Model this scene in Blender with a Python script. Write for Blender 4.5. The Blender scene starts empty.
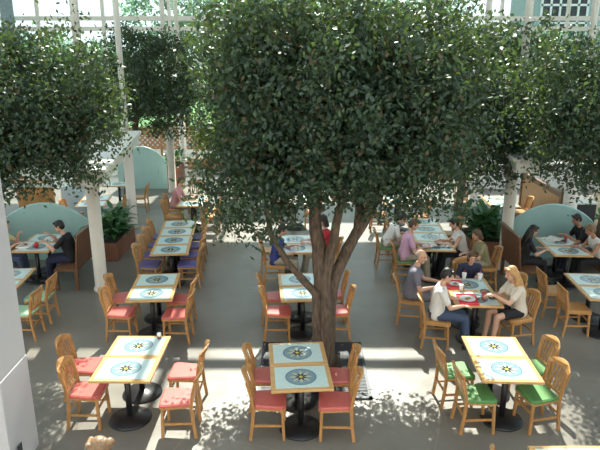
import bpy, bmesh, math, random
import numpy as np
from mathutils import Vector, Matrix, Euler
random.seed(7)
scene = bpy.context.scene
COL = scene.collection
R = math.radians
PI = math.pi

# ------------------------------------------------------------------ materials
def new_mat(name):
    m = bpy.data.materials.new(name); m.use_nodes = True
    nt = m.node_tree
    return m, nt, nt.nodes['Principled BSDF']
def setp(b, col=None, rough=None, metal=None, spec=None, coat=None, trans=None):
    if col is not None: b.inputs['Base Color'].default_value = (*col, 1)
    if rough is not None: b.inputs['Roughness'].default_value = rough
    if metal is not None: b.inputs['Metallic'].default_value = metal
    if spec is not None: b.inputs['Specular IOR Level'].default_value = spec
    if coat is not None: b.inputs['Coat Weight'].default_value = coat
def N(nt, t, **kw):
    n = nt.nodes.new(t)
    for k, v in kw.items(): setattr(n, k, v)
    return n
def ramp(nt, stops):
    r = N(nt, 'ShaderNodeValToRGB'); e = r.color_ramp.elements
    while len(e) < len(stops): e.new(0.5)
    for i, (p, c) in enumerate(stops):
        e[i].position = p; e[i].color = (*c, 1)
    return r
def plain(name, col, rough=.5, metal=0, spec=.5, var=.12, scale=14, bump=0.0):
    """colour with a little procedural mottling"""
    m, nt, b = new_mat(name); setp(b, col, rough, metal, spec)
    tc = N(nt, 'ShaderNodeTexCoord'); no = N(nt, 'ShaderNodeTexNoise'); no.inputs['Scale'].default_value = scale
    no.inputs['Detail'].default_value = 4
    lo = tuple(max(0, c*(1-var)) for c in col); hi = tuple(min(1, c*(1+var)) for c in col)
    r = ramp(nt, [(.3, lo), (.7, hi)])
    nt.links.new(tc.outputs['Object'], no.inputs['Vector']); nt.links.new(no.outputs['Fac'], r.inputs['Fac'])
    nt.links.new(r.outputs['Color'], b.inputs['Base Color'])
    if bump:
        bp = N(nt, 'ShaderNodeBump'); bp.inputs['Strength'].default_value = bump; bp.inputs['Distance'].default_value = .01
        nt.links.new(no.outputs['Fac'], bp.inputs['Height']); nt.links.new(bp.outputs['Normal'], b.inputs['Normal'])
    return m
def wood(name, a, c, rough=.35, scale=6.0, axis='X'):
    m, nt, b = new_mat(name); setp(b, a, rough)
    tc = N(nt, 'ShaderNodeTexCoord'); mp = N(nt, 'ShaderNodeMapping')
    mp.inputs['Scale'].default_value = (1, 6, 6) if axis == 'X' else (6, 6, 1)
    no = N(nt, 'ShaderNodeTexNoise'); no.inputs['Scale'].default_value = scale; no.inputs['Detail'].default_value = 6
    no.inputs['Distortion'].default_value = .6
    r = ramp(nt, [(.3, a), (.7, c)])
    nt.links.new(tc.outputs['Object'], mp.inputs['Vector']); nt.links.new(mp.outputs['Vector'], no.inputs['Vector'])
    nt.links.new(no.outputs['Fac'], r.inputs['Fac']); nt.links.new(r.outputs['Color'], b.inputs['Base Color'])
    return m
def leaf_mat(name, cols, trans_col, tw=.45, rough=.32):
    m, nt, b = new_mat(name); setp(b, cols[0], rough, spec=.35)
    geo = N(nt, 'ShaderNodeNewGeometry')
    n = len(cols); r = ramp(nt, [(i/n, c) for i, c in enumerate(cols)]); r.color_ramp.interpolation = 'CONSTANT'
    nt.links.new(geo.outputs['Random Per Island'], r.inputs['Fac']); nt.links.new(r.outputs['Color'], b.inputs['Base Color'])
    tr = N(nt, 'ShaderNodeBsdfTranslucent'); tr.inputs['Color'].default_value = (*trans_col, 1)
    mx = N(nt, 'ShaderNodeMixShader'); mx.inputs[0].default_value = tw
    out = nt.nodes['Material Output']
    nt.links.new(b.outputs[0], mx.inputs[1]); nt.links.new(tr.outputs[0], mx.inputs[2]); nt.links.new(mx.outputs[0], out.inputs['Surface'])
    return m
def glass_mat(name, tint, gl=.08):
    m, nt, b = new_mat(name)
    t = N(nt, 'ShaderNodeBsdfTransparent'); t.inputs['Color'].default_value = (*tint, 1)
    g = N(nt, 'ShaderNodeBsdfGlossy'); g.inputs['Roughness'].default_value = .03
    fr = N(nt, 'ShaderNodeFresnel'); fr.inputs['IOR'].default_value = 1.35
    mx = N(nt, 'ShaderNodeMixShader')
    nt.links.new(fr.outputs[0], mx.inputs[0]); nt.links.new(t.outputs[0], mx.inputs[1]); nt.links.new(g.outputs[0], mx.inputs[2])
    nt.links.new(mx.outputs[0], nt.nodes['Material Output'].inputs['Surface'])
    return m

M = {}
M['oak'] = wood('honey oak', (.40, .19, .065), (.53, .28, .10), .32)
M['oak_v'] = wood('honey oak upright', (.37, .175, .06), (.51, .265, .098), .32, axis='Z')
M['edge'] = wood('table edge oak', (.52, .29, .11), (.64, .39, .17), .25)
M['walnut'] = wood('brown stained wood', (.12, .05, .024), (.20, .09, .04), .4, axis='Z')
M['lattice'] = wood('lattice wood', (.36, .17, .07), (.50, .26, .11), .5)
M['red'] = plain('salmon red vinyl', (.56, .125, .105), .28, var=.06)
M['green'] = plain('green vinyl', (.10, .24, .075), .35, var=.08)
M['mint'] = plain('pale green vinyl', (.36, .56, .38), .35, var=.06)
M['purple'] = plain('purple blue vinyl', (.115, .10, .27), .35, var=.08)
M['black'] = plain('black enamel', (.012, .012, .014), .38, var=.2)
M['iron'] = plain('dark cast iron', (.045, .047, .055), .55, metal=.3, var=.2)
M['white'] = plain('white painted column', (.72, .70, .70), .5, var=.03, scale=3)
M['pillar'] = plain('pale grey painted pillar', (.52, .51, .53), .5, var=.03, scale=3)
M['offwhite'] = plain('off white painted beam', (.66, .65, .60), .5, var=.03, scale=3)
M['beige'] = plain('beige plaster', (.62, .54, .38), .7, var=.05, scale=3)
M['cream'] = plain('cream painted column', (.68, .61, .53), .5, var=.03, scale=3)
M['teal'] = plain('teal laminate', (.36, .56, .54), .35, var=.04, scale=3)
M['terracotta'] = plain('terracotta planter', (.25, .10, .06), .6, var=.15)
M['soil'] = plain('potting soil', (.05, .032, .02), .9, var=.4, scale=40, bump=.5)
M['dark'] = plain('doorway shade and dark panels', (.03, .03, .035), .6)  # flat dark for the doorway's shade, also for panes and the blind's strip
M['steel'] = plain('brushed steel', (.45, .45, .46), .3, metal=.9)
M['skin'] = plain('skin light', (.60, .34, .24), .5, var=.05, scale=20)
M['skin2'] = plain('skin tanned', (.42, .21, .13), .5, var=.05, scale=20)
M['eye'] = plain('eye', (.03, .02, .02), .2)
M['lip'] = plain('lips', (.45, .15, .13), .5)
def cloth(n, c): M[n] = plain('cloth ' + n, c, .85, var=.1, scale=60, bump=.15)
for n, c in dict(c_white=(.72, .69, .66), c_pink=(.62, .36, .50), c_grey=(.17, .16, .20), c_black=(.014, .014, .018), c_jeans=(.05, .075, .14),
    c_yellow=(.58, .50, .26), c_blue=(.04, .05, .22), c_red=(.38, .02, .03), c_khaki=(.36, .31, .24), c_cream=(.66, .57, .48), c_olive=(.26, .23, .12), c_navy=(.02, .025, .06), c_rose=(.55, .26, .27)).items(): cloth(n, c)
for n, c in dict(h_blond=(.48, .26, .10), h_brown=(.09, .045, .022), h_dark=(.014, .010, .009), h_grey=(.28, .25, .23), h_light=(.22, .13, .07), h_auburn=(.22, .07, .03)).items():
    M[n] = plain('hair ' + n[2:], c, .45, var=.3, scale=50, bump=.4)
M['shoe'] = plain('dark shoe leather', (.03, .025, .022), .5)
M['plastic_red'] = plain('red tray plastic', (.60, .03, .05), .35, var=.05)
M['plastic_grey'] = plain('grey tray plastic', (.10, .10, .11), .4)
M['china'] = plain('white china', (.82, .80, .79), .25, var=.02)
M['paper'] = plain('newsprint', (.62, .60, .56), .9, var=.35, scale=30)
M['foodmix'] = plain('mixed salad food', (.30, .20, .07), .7, var=.7, scale=70, bump=.6)
M['drink'] = plain('red drink cup', (.42, .05, .07), .3)
M['paleblue'] = plain('pale blue laminate', (.46, .62, .72), .4, var=.05)
M['concrete_out'] = plain('outdoor paving', (.45, .44, .41), .9, var=.1, scale=2)
M['grass'] = plain('lawn', (.10, .22, .05), .9, var=.4, scale=9)
M['building'] = plain('grey building render', (.30, .34, .35), .8, var=.1)
M['foldgrey'] = plain('slate blue fabric panel', (.22, .30, .32), .8)
M['bark'] = None
def bark():
    m, nt, b = new_mat('ficus bark'); setp(b, rough=.85)
    tc = N(nt, 'ShaderNodeTexCoord'); mp = N(nt, 'ShaderNodeMapping'); mp.inputs['Scale'].default_value = (9, 9, 2.2)
    no = N(nt, 'ShaderNodeTexNoise'); no.inputs['Scale'].default_value = 3; no.inputs['Detail'].default_value = 8
    r = ramp(nt, [(.3, (.05, .034, .024)), (.72, (.17, .115, .08))])
    bp = N(nt, 'ShaderNodeBump'); bp.inputs['Strength'].default_value = .7; bp.inputs['Distance'].default_value = .04
    L = nt.links.new
    L(tc.outputs['Object'], mp.inputs['Vector']); L(mp.outputs['Vector'], no.inputs['Vector']); L(no.outputs['Fac'], r.inputs['Fac'])
    L(r.outputs['Color'], b.inputs['Base Color']); L(no.outputs['Fac'], bp.inputs['Height']); L(bp.outputs['Normal'], b.inputs['Normal'])
    return m
M['bark'] = bark()
def floor_mat():
    m, nt, b = new_mat('polished concrete'); L = nt.links.new
    tc = N(nt, 'ShaderNodeTexCoord')
    n1 = N(nt, 'ShaderNodeTexNoise'); n1.inputs['Scale'].default_value = .8; n1.inputs['Detail'].default_value = 6
    r1 = ramp(nt, [(.3, (.15, .135, .115)), (.7, (.215, .195, .163))])
    L(tc.outputs['Object'], n1.inputs['Vector']); L(n1.outputs['Fac'], r1.inputs['Fac'])
    br = N(nt, 'ShaderNodeTexBrick'); br.offset = 0; br.inputs['Scale'].default_value = 1
    br.inputs['Brick Width'].default_value = 3.0; br.inputs['Row Height'].default_value = 3.0; br.inputs['Mortar Size'].default_value = .008
    br.inputs['Color1'].default_value = (1, 1, 1, 1); br.inputs['Color2'].default_value = (1, 1, 1, 1); br.inputs['Mortar'].default_value = (1.25, 1.2, 1.15, 1)
    mp = N(nt, 'ShaderNodeMapping'); mp.inputs['Location'].default_value = (.4, .2, 0); mp.inputs['Rotation'].default_value = (0, 0, .32)
    L(tc.outputs['Object'], mp.inputs['Vector']); L(mp.outputs['Vector'], br.inputs['Vector'])
    mx = N(nt, 'ShaderNodeMixRGB', blend_type='MULTIPLY'); mx.inputs[0].default_value = 1
    L(r1.outputs['Color'], mx.inputs[1]); L(br.outputs['Color'], mx.inputs[2]); L(mx.outputs[0], b.inputs['Base Color'])
    n2 = N(nt, 'ShaderNodeTexNoise'); n2.inputs['Scale'].default_value = 2.5; n2.inputs['Detail'].default_value = 3
    mr = N(nt, 'ShaderNodeMapRange'); mr.inputs[3].default_value = .22; mr.inputs[4].default_value = .42
    L(tc.outputs['Object'], n2.inputs['Vector']); L(n2.outputs['Fac'], mr.inputs[0]); L(mr.outputs[0], b.inputs['Roughness'])
    return m
M['floor'] = floor_mat()
def inlay_mat():
    """pale blue panel with a blue grey medallion and an eight petal star"""
    m, nt, b = new_mat('inlaid medallion'); setp(b, rough=.16); L = nt.links.new
    tc = N(nt, 'ShaderNodeTexCoord'); sx = N(nt, 'ShaderNodeSeparateXYZ'); L(tc.outputs['Object'], sx.inputs[0])
    def mth(op, a, c=None):
        n = N(nt, 'ShaderNodeMath', operation=op)
        for i, v in enumerate((a, c)):
            if v is None: continue
            if isinstance(v, (int, float)): n.inputs[i].default_value = v
            else: L(v, n.inputs[i])
        return n.outputs[0]
    x, y = sx.outputs['X'], sx.outputs['Y']
    r = mth('SQRT', mth('ADD', mth('MULTIPLY', x, x), mth('MULTIPLY', y, y)))
    th = mth('ARCTAN2', y, x)
    ca = mth('ABSOLUTE', mth('COSINE', mth('MULTIPLY', th, 4)))
    cb = mth('ABSOLUTE', mth('SINE', mth('MULTIPLY', th, 4)))
    disc = mth('LESS_THAN', r, .195)
    ring = mth('MULTIPLY', mth('GREATER_THAN', r, .178), disc)
    star = mth('MULTIPLY', mth('LESS_THAN', r, mth('MULTIPLY', mth('POWER', ca, 1.5), .14)), mth('GREATER_THAN', r, .035))
    core = mth('MULTIPLY', mth('LESS_THAN', r, mth('ADD', mth('MULTIPLY', cb, .045), .035)), mth('GREATER_THAN', r, .026))
    bud = mth('LESS_THAN', r, .024)
    no = N(nt, 'ShaderNodeTexNoise'); no.inputs['Scale'].default_value = 30; no.inputs['Detail'].default_value = 4
    L(tc.outputs['Object'], no.inputs['Vector'])
    base = ramp(nt, [(.3, (.50, .64, .63)), (.7, (.60, .70, .66))]); L(no.outputs['Fac'], base.inputs['Fac'])
    cur = base.outputs['Color']
    for fac, c in ((disc, (.20, .29, .33)), (ring, (.14, .22, .28)), (star, (.46, .46, .33)), (core, (.03, .045, .06)), (bud, (.62, .42, .07))):
        mx = N(nt, 'ShaderNodeMixRGB'); L(fac, mx.inputs[0]); L(cur, mx.inputs[1]); mx.inputs[2].default_value = (*c, 1); cur = mx.outputs[0]
    L(cur, b.inputs['Base Color'])
    return m
M['inlay'] = inlay_mat()
M['leaf'] = leaf_mat('ficus leaves', [(.040, .072, .050), (.050, .086, .056), (.034, .060, .046), (.054, .092, .048), (.050, .076, .064), (.036, .066, .046), (.040, .070, .052), (.064, .102, .048), (.052, .084, .05), (.034, .06, .042), (.046, .08, .06), (.085, .06, .036)], (.13, .21, .035), .22, .5)
M['leaf_bright'] = leaf_mat('light green leaves', [(.06, .12, .03), (.08, .15, .035), (.05, .11, .03)], (.36, .46, .07), .45)
M['leaf_pot'] = leaf_mat('broad dark leaves', [(.05, .14, .06), (.07, .17, .075), (.055, .15, .05)], (.12, .28, .05), .25, .3)
M['leaf_out'] = leaf_mat('garden leaves', [(.06, .13, .08), (.08, .17, .10), (.05, .10, .07)], (.26, .44, .24), .45)
M['glass'] = glass_mat('teal tinted glass', (.87, .955, .955))
M['roofglass'] = glass_mat('clear roof glass', (.94, .97, .96))

# ------------------------------------------------------------------ mesh builder
class MB:
    def __init__(s): s.bm = bmesh.new()
    def box(s, c, size, rot=None, bev=0.0):
        r = bmesh.ops.create_cube(s.bm, size=1); vs = r['verts']
        mat = Matrix.Translation(c) @ (rot.to_matrix().to_4x4() if rot is not None else Matrix.Identity(4)) @ Matrix.Diagonal((*size, 1))
        bmesh.ops.transform(s.bm, matrix=mat, verts=vs)
        if bev:
            es = list({e for v in vs for e in v.link_edges})
            bmesh.ops.bevel(s.bm, geom=es, offset=bev, segments=1, affect='EDGES', profile=.5)
        return s
    def bar(s, a, b, w, h=None, up=(0, 0, 1), bev=0.0):
        a, b = Vector(a), Vector(b); d = b - a; h = h or w
        z = d.normalized(); u = Vector(up)
        if abs(z.dot(u)) > .98: u = Vector((0, 1, 0))
        x = u.cross(z).normalized(); y = z.cross(x)
        m = Matrix((x, y, z)).transposed()
        return s.box((a + b)/2, (w, h, d.length), m.to_quaternion(), bev)
    def tube(s, pts, rad, seg=8, cap=True):
        pts = [Vector(p) for p in pts]; n = len(pts)
        rad = rad if isinstance(rad, (list, tuple)) else [rad]*n
        rings = []; ref = Vector((0, 0, 1)) if abs((pts[-1]-pts[0]).normalized().z) < .9 else Vector((1, 0, 0))
        for i, p in enumerate(pts):
            t = (pts[min(i+1, n-1)] - pts[max(i-1, 0)]).normalized()
            x = (ref - t*ref.dot(t)).normalized(); y = t.cross(x); ref = x
            rings.append([s.bm.verts.new(p + (x*math.cos(2*PI*k/seg) + y*math.sin(2*PI*k/seg))*rad[i]) for k in range(seg)])
        for a, b in zip(rings, rings[1:]):
            for k in range(seg): s.bm.faces.new((a[k], a[(k+1) % seg], b[(k+1) % seg], b[k]))
        if cap:
            s.bm.faces.new(rings[0][::-1]); s.bm.faces.new(rings[-1])
        return s
    def lathe(s, prof, seg=20, c=(0, 0, 0)):
        c = Vector(c); rings = []
        for r, z in prof:
            rings.append([s.bm.verts.new(c + Vector((r*math.cos(2*PI*k/seg), r*math.sin(2*PI*k/seg), z))) for k in range(seg)])
        for a, b in zip(rings, rings[1:]):
            for k in range(seg): s.bm.faces.new((a[k], a[(k+1) % seg], b[(k+1) % seg], b[k]))
        s.bm.faces.new(rings[0][::-1]); s.bm.faces.new(rings[-1])
        return s
    def prism(s, poly, d, frame):
        """poly in (u,v); frame(u,v,w)->Vector; extruded w from 0 to d"""
        a = [s.bm.verts.new(frame(u, v, 0)) for u, v in poly]; b = [s.bm.verts.new(frame(u, v, d)) for u, v in poly]
        n = len(poly)
        for i in range(n): s.bm.faces.new((a[i], a[(i+1) % n], b[(i+1) % n], b[i]))
        s.bm.faces.new(a[::-1]); s.bm.faces.new(b)
        return s
    def capsule(s, a, b, ra, rb, seg=12, k=4):
        a, b = Vector(a), Vector(b); d = b - a; L = max(d.length, 1e-5); z = d/L
        x = z.orthogonal().normalized(); y = z.cross(x)
        prof = [(ra*math.cos(t), -ra*math.sin(t)) for t in [PI/2*(1 - i/k) for i in range(1, k+1)]] + [(rb*math.cos(t), L + rb*math.sin(t)) for t in [PI/2*i/k for i in range(0, k)]]
        p0 = s.bm.verts.new(a - z*ra); p1 = s.bm.verts.new(b + z*rb); rings = []
        for r, h in prof:
            rings.append([s.bm.verts.new(a + z*h + (x*math.cos(2*PI*q/seg) + y*math.sin(2*PI*q/seg))*r) for q in range(seg)])
        for A, B in zip(rings, rings[1:]):
            for q in range(seg): s.bm.faces.new((A[q], A[(q+1) % seg], B[(q+1) % seg], B[q]))
        for q in range(seg):
            s.bm.faces.new((p0, rings[0][(q+1) % seg], rings[0][q])); s.bm.faces.new((p1, rings[-1][q], rings[-1][(q+1) % seg]))
        return s
    def ell(s, c, rad, rot=None):
        r = bmesh.ops.create_uvsphere(s.bm, u_segments=14, v_segments=10, radius=1)
        mat = Matrix.Translation(c) @ (rot.to_4x4() if rot is not None else Matrix.Identity(4)) @ Matrix.Diagonal((*rad, 1))
        bmesh.ops.transform(s.bm, matrix=mat, verts=r['verts'])
        return s
    def mesh(s, name, smooth=False):
        bmesh.ops.recalc_face_normals(s.bm, faces=s.bm.faces)
        me = bpy.data.meshes.new(name); s.bm.to_mesh(me); s.bm.free()
        if smooth:
            me.polygons.foreach_set('use_smooth', [True]*len(me.polygons))
        return me
    def build(s, name, mat, parent=None, smooth=False, loc=None):
        return link(name, s.mesh(name, smooth), mat, parent, loc)
def link(name, me, mat, parent=None, loc=None):
    o = bpy.data.objects.new(name, me)
    if mat is not None:
        me.materials.clear(); me.materials.append(M[mat])
    COL.objects.link(o)
    if parent is not None: o.parent = parent
    if loc is not None: o.location = loc
    return o
def tag(o, label, cat, group=None):
    if len(label.split()) > 16: print('LONG', label)
    o['label'] = label; o['category'] = cat
    if group: o['group'] = group
    return o
def thing(name, label, cat, loc=(0, 0, 0), rz=0, group=None):
    o = bpy.data.objects.new(name, None); o.empty_display_size = .1; COL.objects.link(o)
    o.location = loc; o.rotation_euler = (0, 0, rz)
    return tag(o, label, cat, group)
def struct(o): o['kind'] = 'structure'; return o
def copy_tree(o, loc, rz, label, cat=None, group=None):
    if len(label.split()) > 16: print('LONG', label)
    c = o.copy(); COL.objects.link(c); c.location = loc; c.rotation_euler = (0, 0, rz); c['label'] = label
    if group: c['group'] = group
    def rec(src, dst):
        for ch in list(src.children):
            d = ch.copy(); COL.objects.link(d); d.parent = dst; rec(ch, d)
    rec(o, c)
    return c

# ------------------------------------------------------------------ camera and light
H = 4.65
cam = bpy.data.cameras.new('camera'); co = bpy.data.objects.new('camera', cam); COL.objects.link(co)
cam.sensor_width = 36; cam.lens = 36.0; cam.clip_end = 300
co.location = (0, 0, H); co.rotation_euler = (R(90 - 16.3), 0, 0)
scene.camera = co
sun = bpy.data.lights.new('sun', 'SUN'); sun.energy = 12.5; sun.angle = R(.53); sun.color = (1, .94, .84)
so = bpy.data.objects.new('sun', sun); COL.objects.link(so); so.location = (0, 40, 40)
so.rotation_euler = (R(-(90 - 47)), 0, R(-2))       # sun ahead of the camera, 47 degrees up
w = bpy.data.worlds.new('sky'); scene.world = w; w.use_nodes = True
bg = w.node_tree.nodes['Background']
_tc = N(w.node_tree, 'ShaderNodeTexCoord'); _sp = N(w.node_tree, 'ShaderNodeSeparateXYZ')
_r = ramp(w.node_tree, [(0.0, (.95, .98, 1)), (.6, (.72, .86, 1))])
w.node_tree.links.new(_tc.outputs['Generated'], _sp.inputs[0]); w.node_tree.links.new(_sp.outputs['Z'], _r.inputs['Fac'])
w.node_tree.links.new(_r.outputs['Color'], bg.inputs['Color']); bg.inputs['Strength'].default_value = 1.45
vs = scene.view_settings; vs.view_transform = 'Standard'; vs.look = 'None'; vs.gamma = 1; vs.use_curve_mapping = False; vs.exposure = 0.3

# ------------------------------------------------------------------ setting
XW, YB, RH = 16.0, 30.0, 10.0
struct(MB().box((0, 13.5, -.1), (2*XW, 33.4, .2)).build('floor', 'floor'))
g = MB().box((0, 62, -.12), (120, 63, .1)).build('ground_outside', 'grass'); struct(g); g['label'] = 'lawn beyond the windows'
struct(MB().box((0, YB + .1, .2), (2*XW, .2, .4)).build('wall_back', 'white'))
struct(MB().box((-XW - .1, 13.5, .2), (.2, 33, .4)).build('wall_left', 'white'))
struct(MB().box((XW + .1, 13.5, .2), (.2, 33, .4)).build('wall_right', 'white'))
struct(MB().box((0, -3.1, RH/2), (2*XW, .2, RH)).build('wall_front', 'white'))
# window bays of the back wall
edges = [-16, -12.45, -9.35, -6.2, -3.1, 0, 3.1, 6.2, 9.55, 12.7, 16]
for i in range(10):
    a, b = edges[i], edges[i+1]; f = MB()
    f.box((a, YB + .1, (RH + .4)/2), (.14, .16, RH - .4)); f.box((b, YB + .1, (RH + .4)/2), (.04, .14, RH - .4))
    for z in (.46, 2.9, 5.6, 6.07, 8.2, RH - .06): f.box(((a + b)/2, YB + .1, z), (b - a - .05, .12, .2 if z in (5.6, 6.07) else .12))
    fr = f.build('window_%d' % (i+1), 'offwhite'); struct(fr); fr['label'] = 'tall white framed window bay in the back wall'
    MB().box(((a + b)/2, YB + .1, (RH + .4)/2), (b - a - .16, .02, RH - .5)).build('pane', 'glass', fr)
n = 11
for sx, nm in ((-1, 'left'), (1, 'right')):
    for k in range(5):
        y0 = -3 + k*6.6; f = MB(); x = sx*(XW + .1)
        f.box((x, y0 + .1, 5.2), (.16, .16, 9.6)); f.box((x, y0 + 6.5, 5.2), (.14, .05, 9.6))
        for z in (.46, 3, 6, 8.2, RH - .06): f.box((x, y0 + 3.3, z), (.12, 6.4, .12))
        fr = f.build('window_%d' % n, 'offwhite'); struct(fr); n += 1
        MB().box((x, y0 + 3.3, 5.2), (.02, 6.3, 9.5)).build('pane', 'glass', fr)
# unseen roof: white decks, glazed strips and bars, laid out to shape the sun patches
roof = MB()
for y0, y1 in ((18.35, 23.7), (25.7, 27.6)):
    roof.box((0, (y0 + y1)/2, RH + .15), (2*XW + .4, y1 - y0, .3))
struct(roof.build('ceiling', 'white'))
gb = MB()
for y in (17.68, 14.9, 12.0, 9.0, 6.0, 3.0, 0.0):
    gb.box((0, y, RH + .1), (2*XW, .16, .2))
for y0, y1 in ((-3.2, 18.35), (23.7, 25.7), (27.6, 30.3)):
    for k in range(-6, 7): gb.box((k*2.6 + .9, (y0 + y1)/2, RH + .12), (.14, y1 - y0, .16))
struct(gb.build('trim_1', 'offwhite'))
rg = MB()
for y0, y1 in ((-3.2, 18.35), (23.7, 25.7), (27.6, 30.3)): rg.box((0, (y0 + y1)/2, RH + .24), (2*XW, y1 - y0, .02))
rgo = rg.build('window_21', 'roofglass'); struct(rgo)

# colonnade: clad column below, slim steel post above up to the roof
def column(x, y, label, r=.125, top=2.36, post=.075, mat='cream', lower=True):
    t = thing('column', label, 'column', (x, y, 0), 0, 'colonnade columns')
    MB().lathe([(r + .03, 0), (r + .03, .06), (r, .07), (r, top)], 24).build('shaft', mat, t, True)
    MB().lathe([(post, top), (post, RH)], 16).build('post', 'offwhite', t, True)
cl = [(-3.99, 11.24, 'cream round column beside the left booth bench'), (-4.52, 15.62, 'cream round column at the corner of the white beam, left side'),
      (-4.32, 19.9, 'third cream column of the left colonnade, before the lattice screen'), (-4.42, 22.6, 'farthest cream column of the left colonnade, before the lattice screen'),
      (4.46, 12.38, 'cream round column beside the right booth, standing left of the teal panel'), (4.72, 15.9, 'cream column behind the right planter of leafy plants')]
for x, y, l in cl: column(x, y, l)
column(6.45, 13.9, 'pale column right of the dark opening behind the right booth', r=.16)
def beam(a, b, label, name='pergola_beam'):
    a, b = Vector(a), Vector(b); m = MB()
    m.bar(a + Vector((0, 0, 2.47)), b + Vector((0, 0, 2.47)), .46, .22); m.bar(a + Vector((0, 0, 2.61)), b + Vector((0, 0, 2.61)), .6, .08)
    tag(m.build(name, 'offwhite'), label, 'beam')
beam((-3.68, 10.2, 0), (-4.38, 15.45, 0), 'white boxed beam running back along the left colonnade')
beam((-4.70, 15.5, 0), (-10.5, 15.5, 0), 'white boxed beam running left from the far column')
beam((-4.3, 12.7, 0), (-10.5, 12.9, 0), 'white boxed beam crossing above the left booth')
beam((4.4, 11.4, 0), (4.72, 15.7, 0), 'white boxed beam running back along the right colonnade')
# square white pillars by the camera
def pillar(x0, x1, y0, y1, label):
    t = thing('square_pillar', label, 'pillar', ((x0 + x1)/2, (y0 + y1)/2, 0)); wx, wy = x1 - x0, y1 - y0
    cl_ = MB().box((0, 0, .62), (wx + .012, wy + .012, 1.24), bev=.008).build('base_cladding', 'pillar', t)
    MB().box((0, 0, 1.24 + (RH - 1.24)/2), (wx, wy, RH - 1.24), bev=.008).build('shaft', 'pillar', t)
    MB().box((wx/2 + .03, -wy*.25, .3), (.012, .09, .13), bev=.003).build('outlet_cover', 'iron', cl_)
pillar(-4.0, -3.2, 5.65, 6.3, 'big square white pillar filling the left edge of the view')
pillar(3.70, 4.50, 5.3, 6.2, 'big square white pillar cut off by the right edge of the view')

# ------------------------------------------------------------------ tables
TH = .74
_tbl = None
def make_table(label, loc, rz, group):
    global _tbl
    if _tbl: return copy_tree(_tbl, loc, rz, label, group=group)
    t = thing('dining_table', label, 'table', loc, rz, group)
    tp = MB().box((0, 0, TH - .018), (.76, .605, .034), bev=.004).build('tabletop', 'edge', t)
    MB().box((0, 0, TH + .0005), (.645, .50, .003)).build('inlay_panel', 'inlay', tp)
    m = MB().lathe([(.04, .02), (.04, .68)], 16); m.build('pedestal', 'black', t, True)
    m = MB().bar((-.26, 0, .69), (.26, 0, .69), .05, .03).bar((0, -.2, .69), (0, .2, .69), .05, .03); m.build('bracket', 'black', t)
    MB().lathe([(.27, 0), (.275, .012), (.26, .03), (.08, .05), (.045, .07)], 28).build('base', 'black', t, True)
    _tbl = t
    return t
# ------------------------------------------------------------------ chairs (local +Y is the way a sitter faces)
_ch = {}
def make_chair(pad, label, loc, rz, group):
    if pad in _ch: return copy_tree(_ch[pad], loc, rz, label, group=group)
    t = thing('dining_chair', label, 'chair', loc, rz, group)
    # rounded seat: narrower at the back
    def outline(s, n=5):
        pts = []
        for cx, cy, r, a0 in ((.16, .15, .05, 0), (-.16, .15, .05, 90), (-.145, -.16, .03, 180), (.145, -.16, .03, 270)):
            for k in range(n): 
                a = R(a0 + 90*k/(n-1)); pts.append((s*(cx + (r+.01)*math.cos(a)), s*(cy + (r+.01)*math.sin(a))))
        return pts
    zf = lambda z0: (lambda u, v, w: Vector((u, v, z0 + w)))
    MB().prism(outline(1.0), .025, zf(.42)).build('seat_frame', 'oak', t)
    m = MB()
    o1, o2 = outline(.99), outline(.90)
    r0 = [m.bm.verts.new((u, v, .445)) for u, v in o1]; r1 = [m.bm.verts.new((u, v, .468)) for u, v in o1]; r2 = [m.bm.verts.new((u, v, .482)) for u, v in o2]
    for A, B in ((r0, r1), (r1, r2)):
        for i in range(len(A)): m.bm.faces.new((A[i], A[(i+1) % len(A)], B[(i+1) % len(A)], B[i]))
    m.bm.faces.new(r0[::-1]); m.bm.faces.new(r2)
    m.build('seat', pad, t)
    for sx in (-1, 1):
        MB().bar((sx*.19, .18, 0), (sx*.178, .165, .425), .036, .036, bev=.004).build('leg', 'oak_v', t)
        mm = MB(); path = [(sx*.18, -.235, 0), (sx*.178, -.205, .22), (sx*.178, -.19, .44), (sx*.184, -.215, .62), (sx*.192, -.262, .80)]
        for a, b in zip(path, path[1:]): mm.bar(a, b, .032, .038, up=(0, 1, 0))
        mm.build('leg', 'oak_v', t)
        MB().bar((sx*.182, .17, .2), (sx*.178, -.20, .2), .018, .028).build('stretcher', 'oak', t)
    MB().bar((-.18, .168, .285), (.18, .168, .285), .03, .02, up=(0, 1, 0)).build('stretcher', 'oak', t)
    MB().bar((-.17, -.205, .25), (.17, -.205, .25), .03, .02, up=(0, 1, 0)).build('stretcher', 'oak', t)
    # crest rail with an arched top, tilted back
    def fr(u, v, w):
        return Vector((u, -.262 - .30*v - w + .05*(u/.2)**2 - .03, .80 + v))
    prof = []
    for k in range(13):
        u = -.212 + .424*k/12; prof.append((u, .03 + .062*math.cos((u/.212)*PI/2)**.8 if abs(u) < .211 else .03))
    poly = [(-.212 + .424*k/12, -.012 + .012*math.cos((-1 + 2*k/12)*PI/2)) for k in range(13)] + prof[::-1]
    MB().prism(poly, .022, fr).build('crest_rail', 'oak', t)
    MB().bar((-.175, -.20, .52), (.175, -.20, .52), .035, .02, up=(0, 1, 0)).build('back_rail', 'oak', t)
    for k in range(5):
        u = -.115 + .0575*k
        MB().bar((u, -.198, .52), (u*1.05, -.29 + .05*(u/.2)**2, .805), .026, .011, up=(0, 1, 0)).build('slat', 'oak_v', t)
    _ch[pad] = t
    return t
PADN = dict(red='salmon red', green='green', mint='pale green', purple='purple blue', oak='bare wood')
FX, FMX, FY, FMY = R(-90), R(90), 0.0, PI            # facing +X, -X, +Y, -Y
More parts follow.
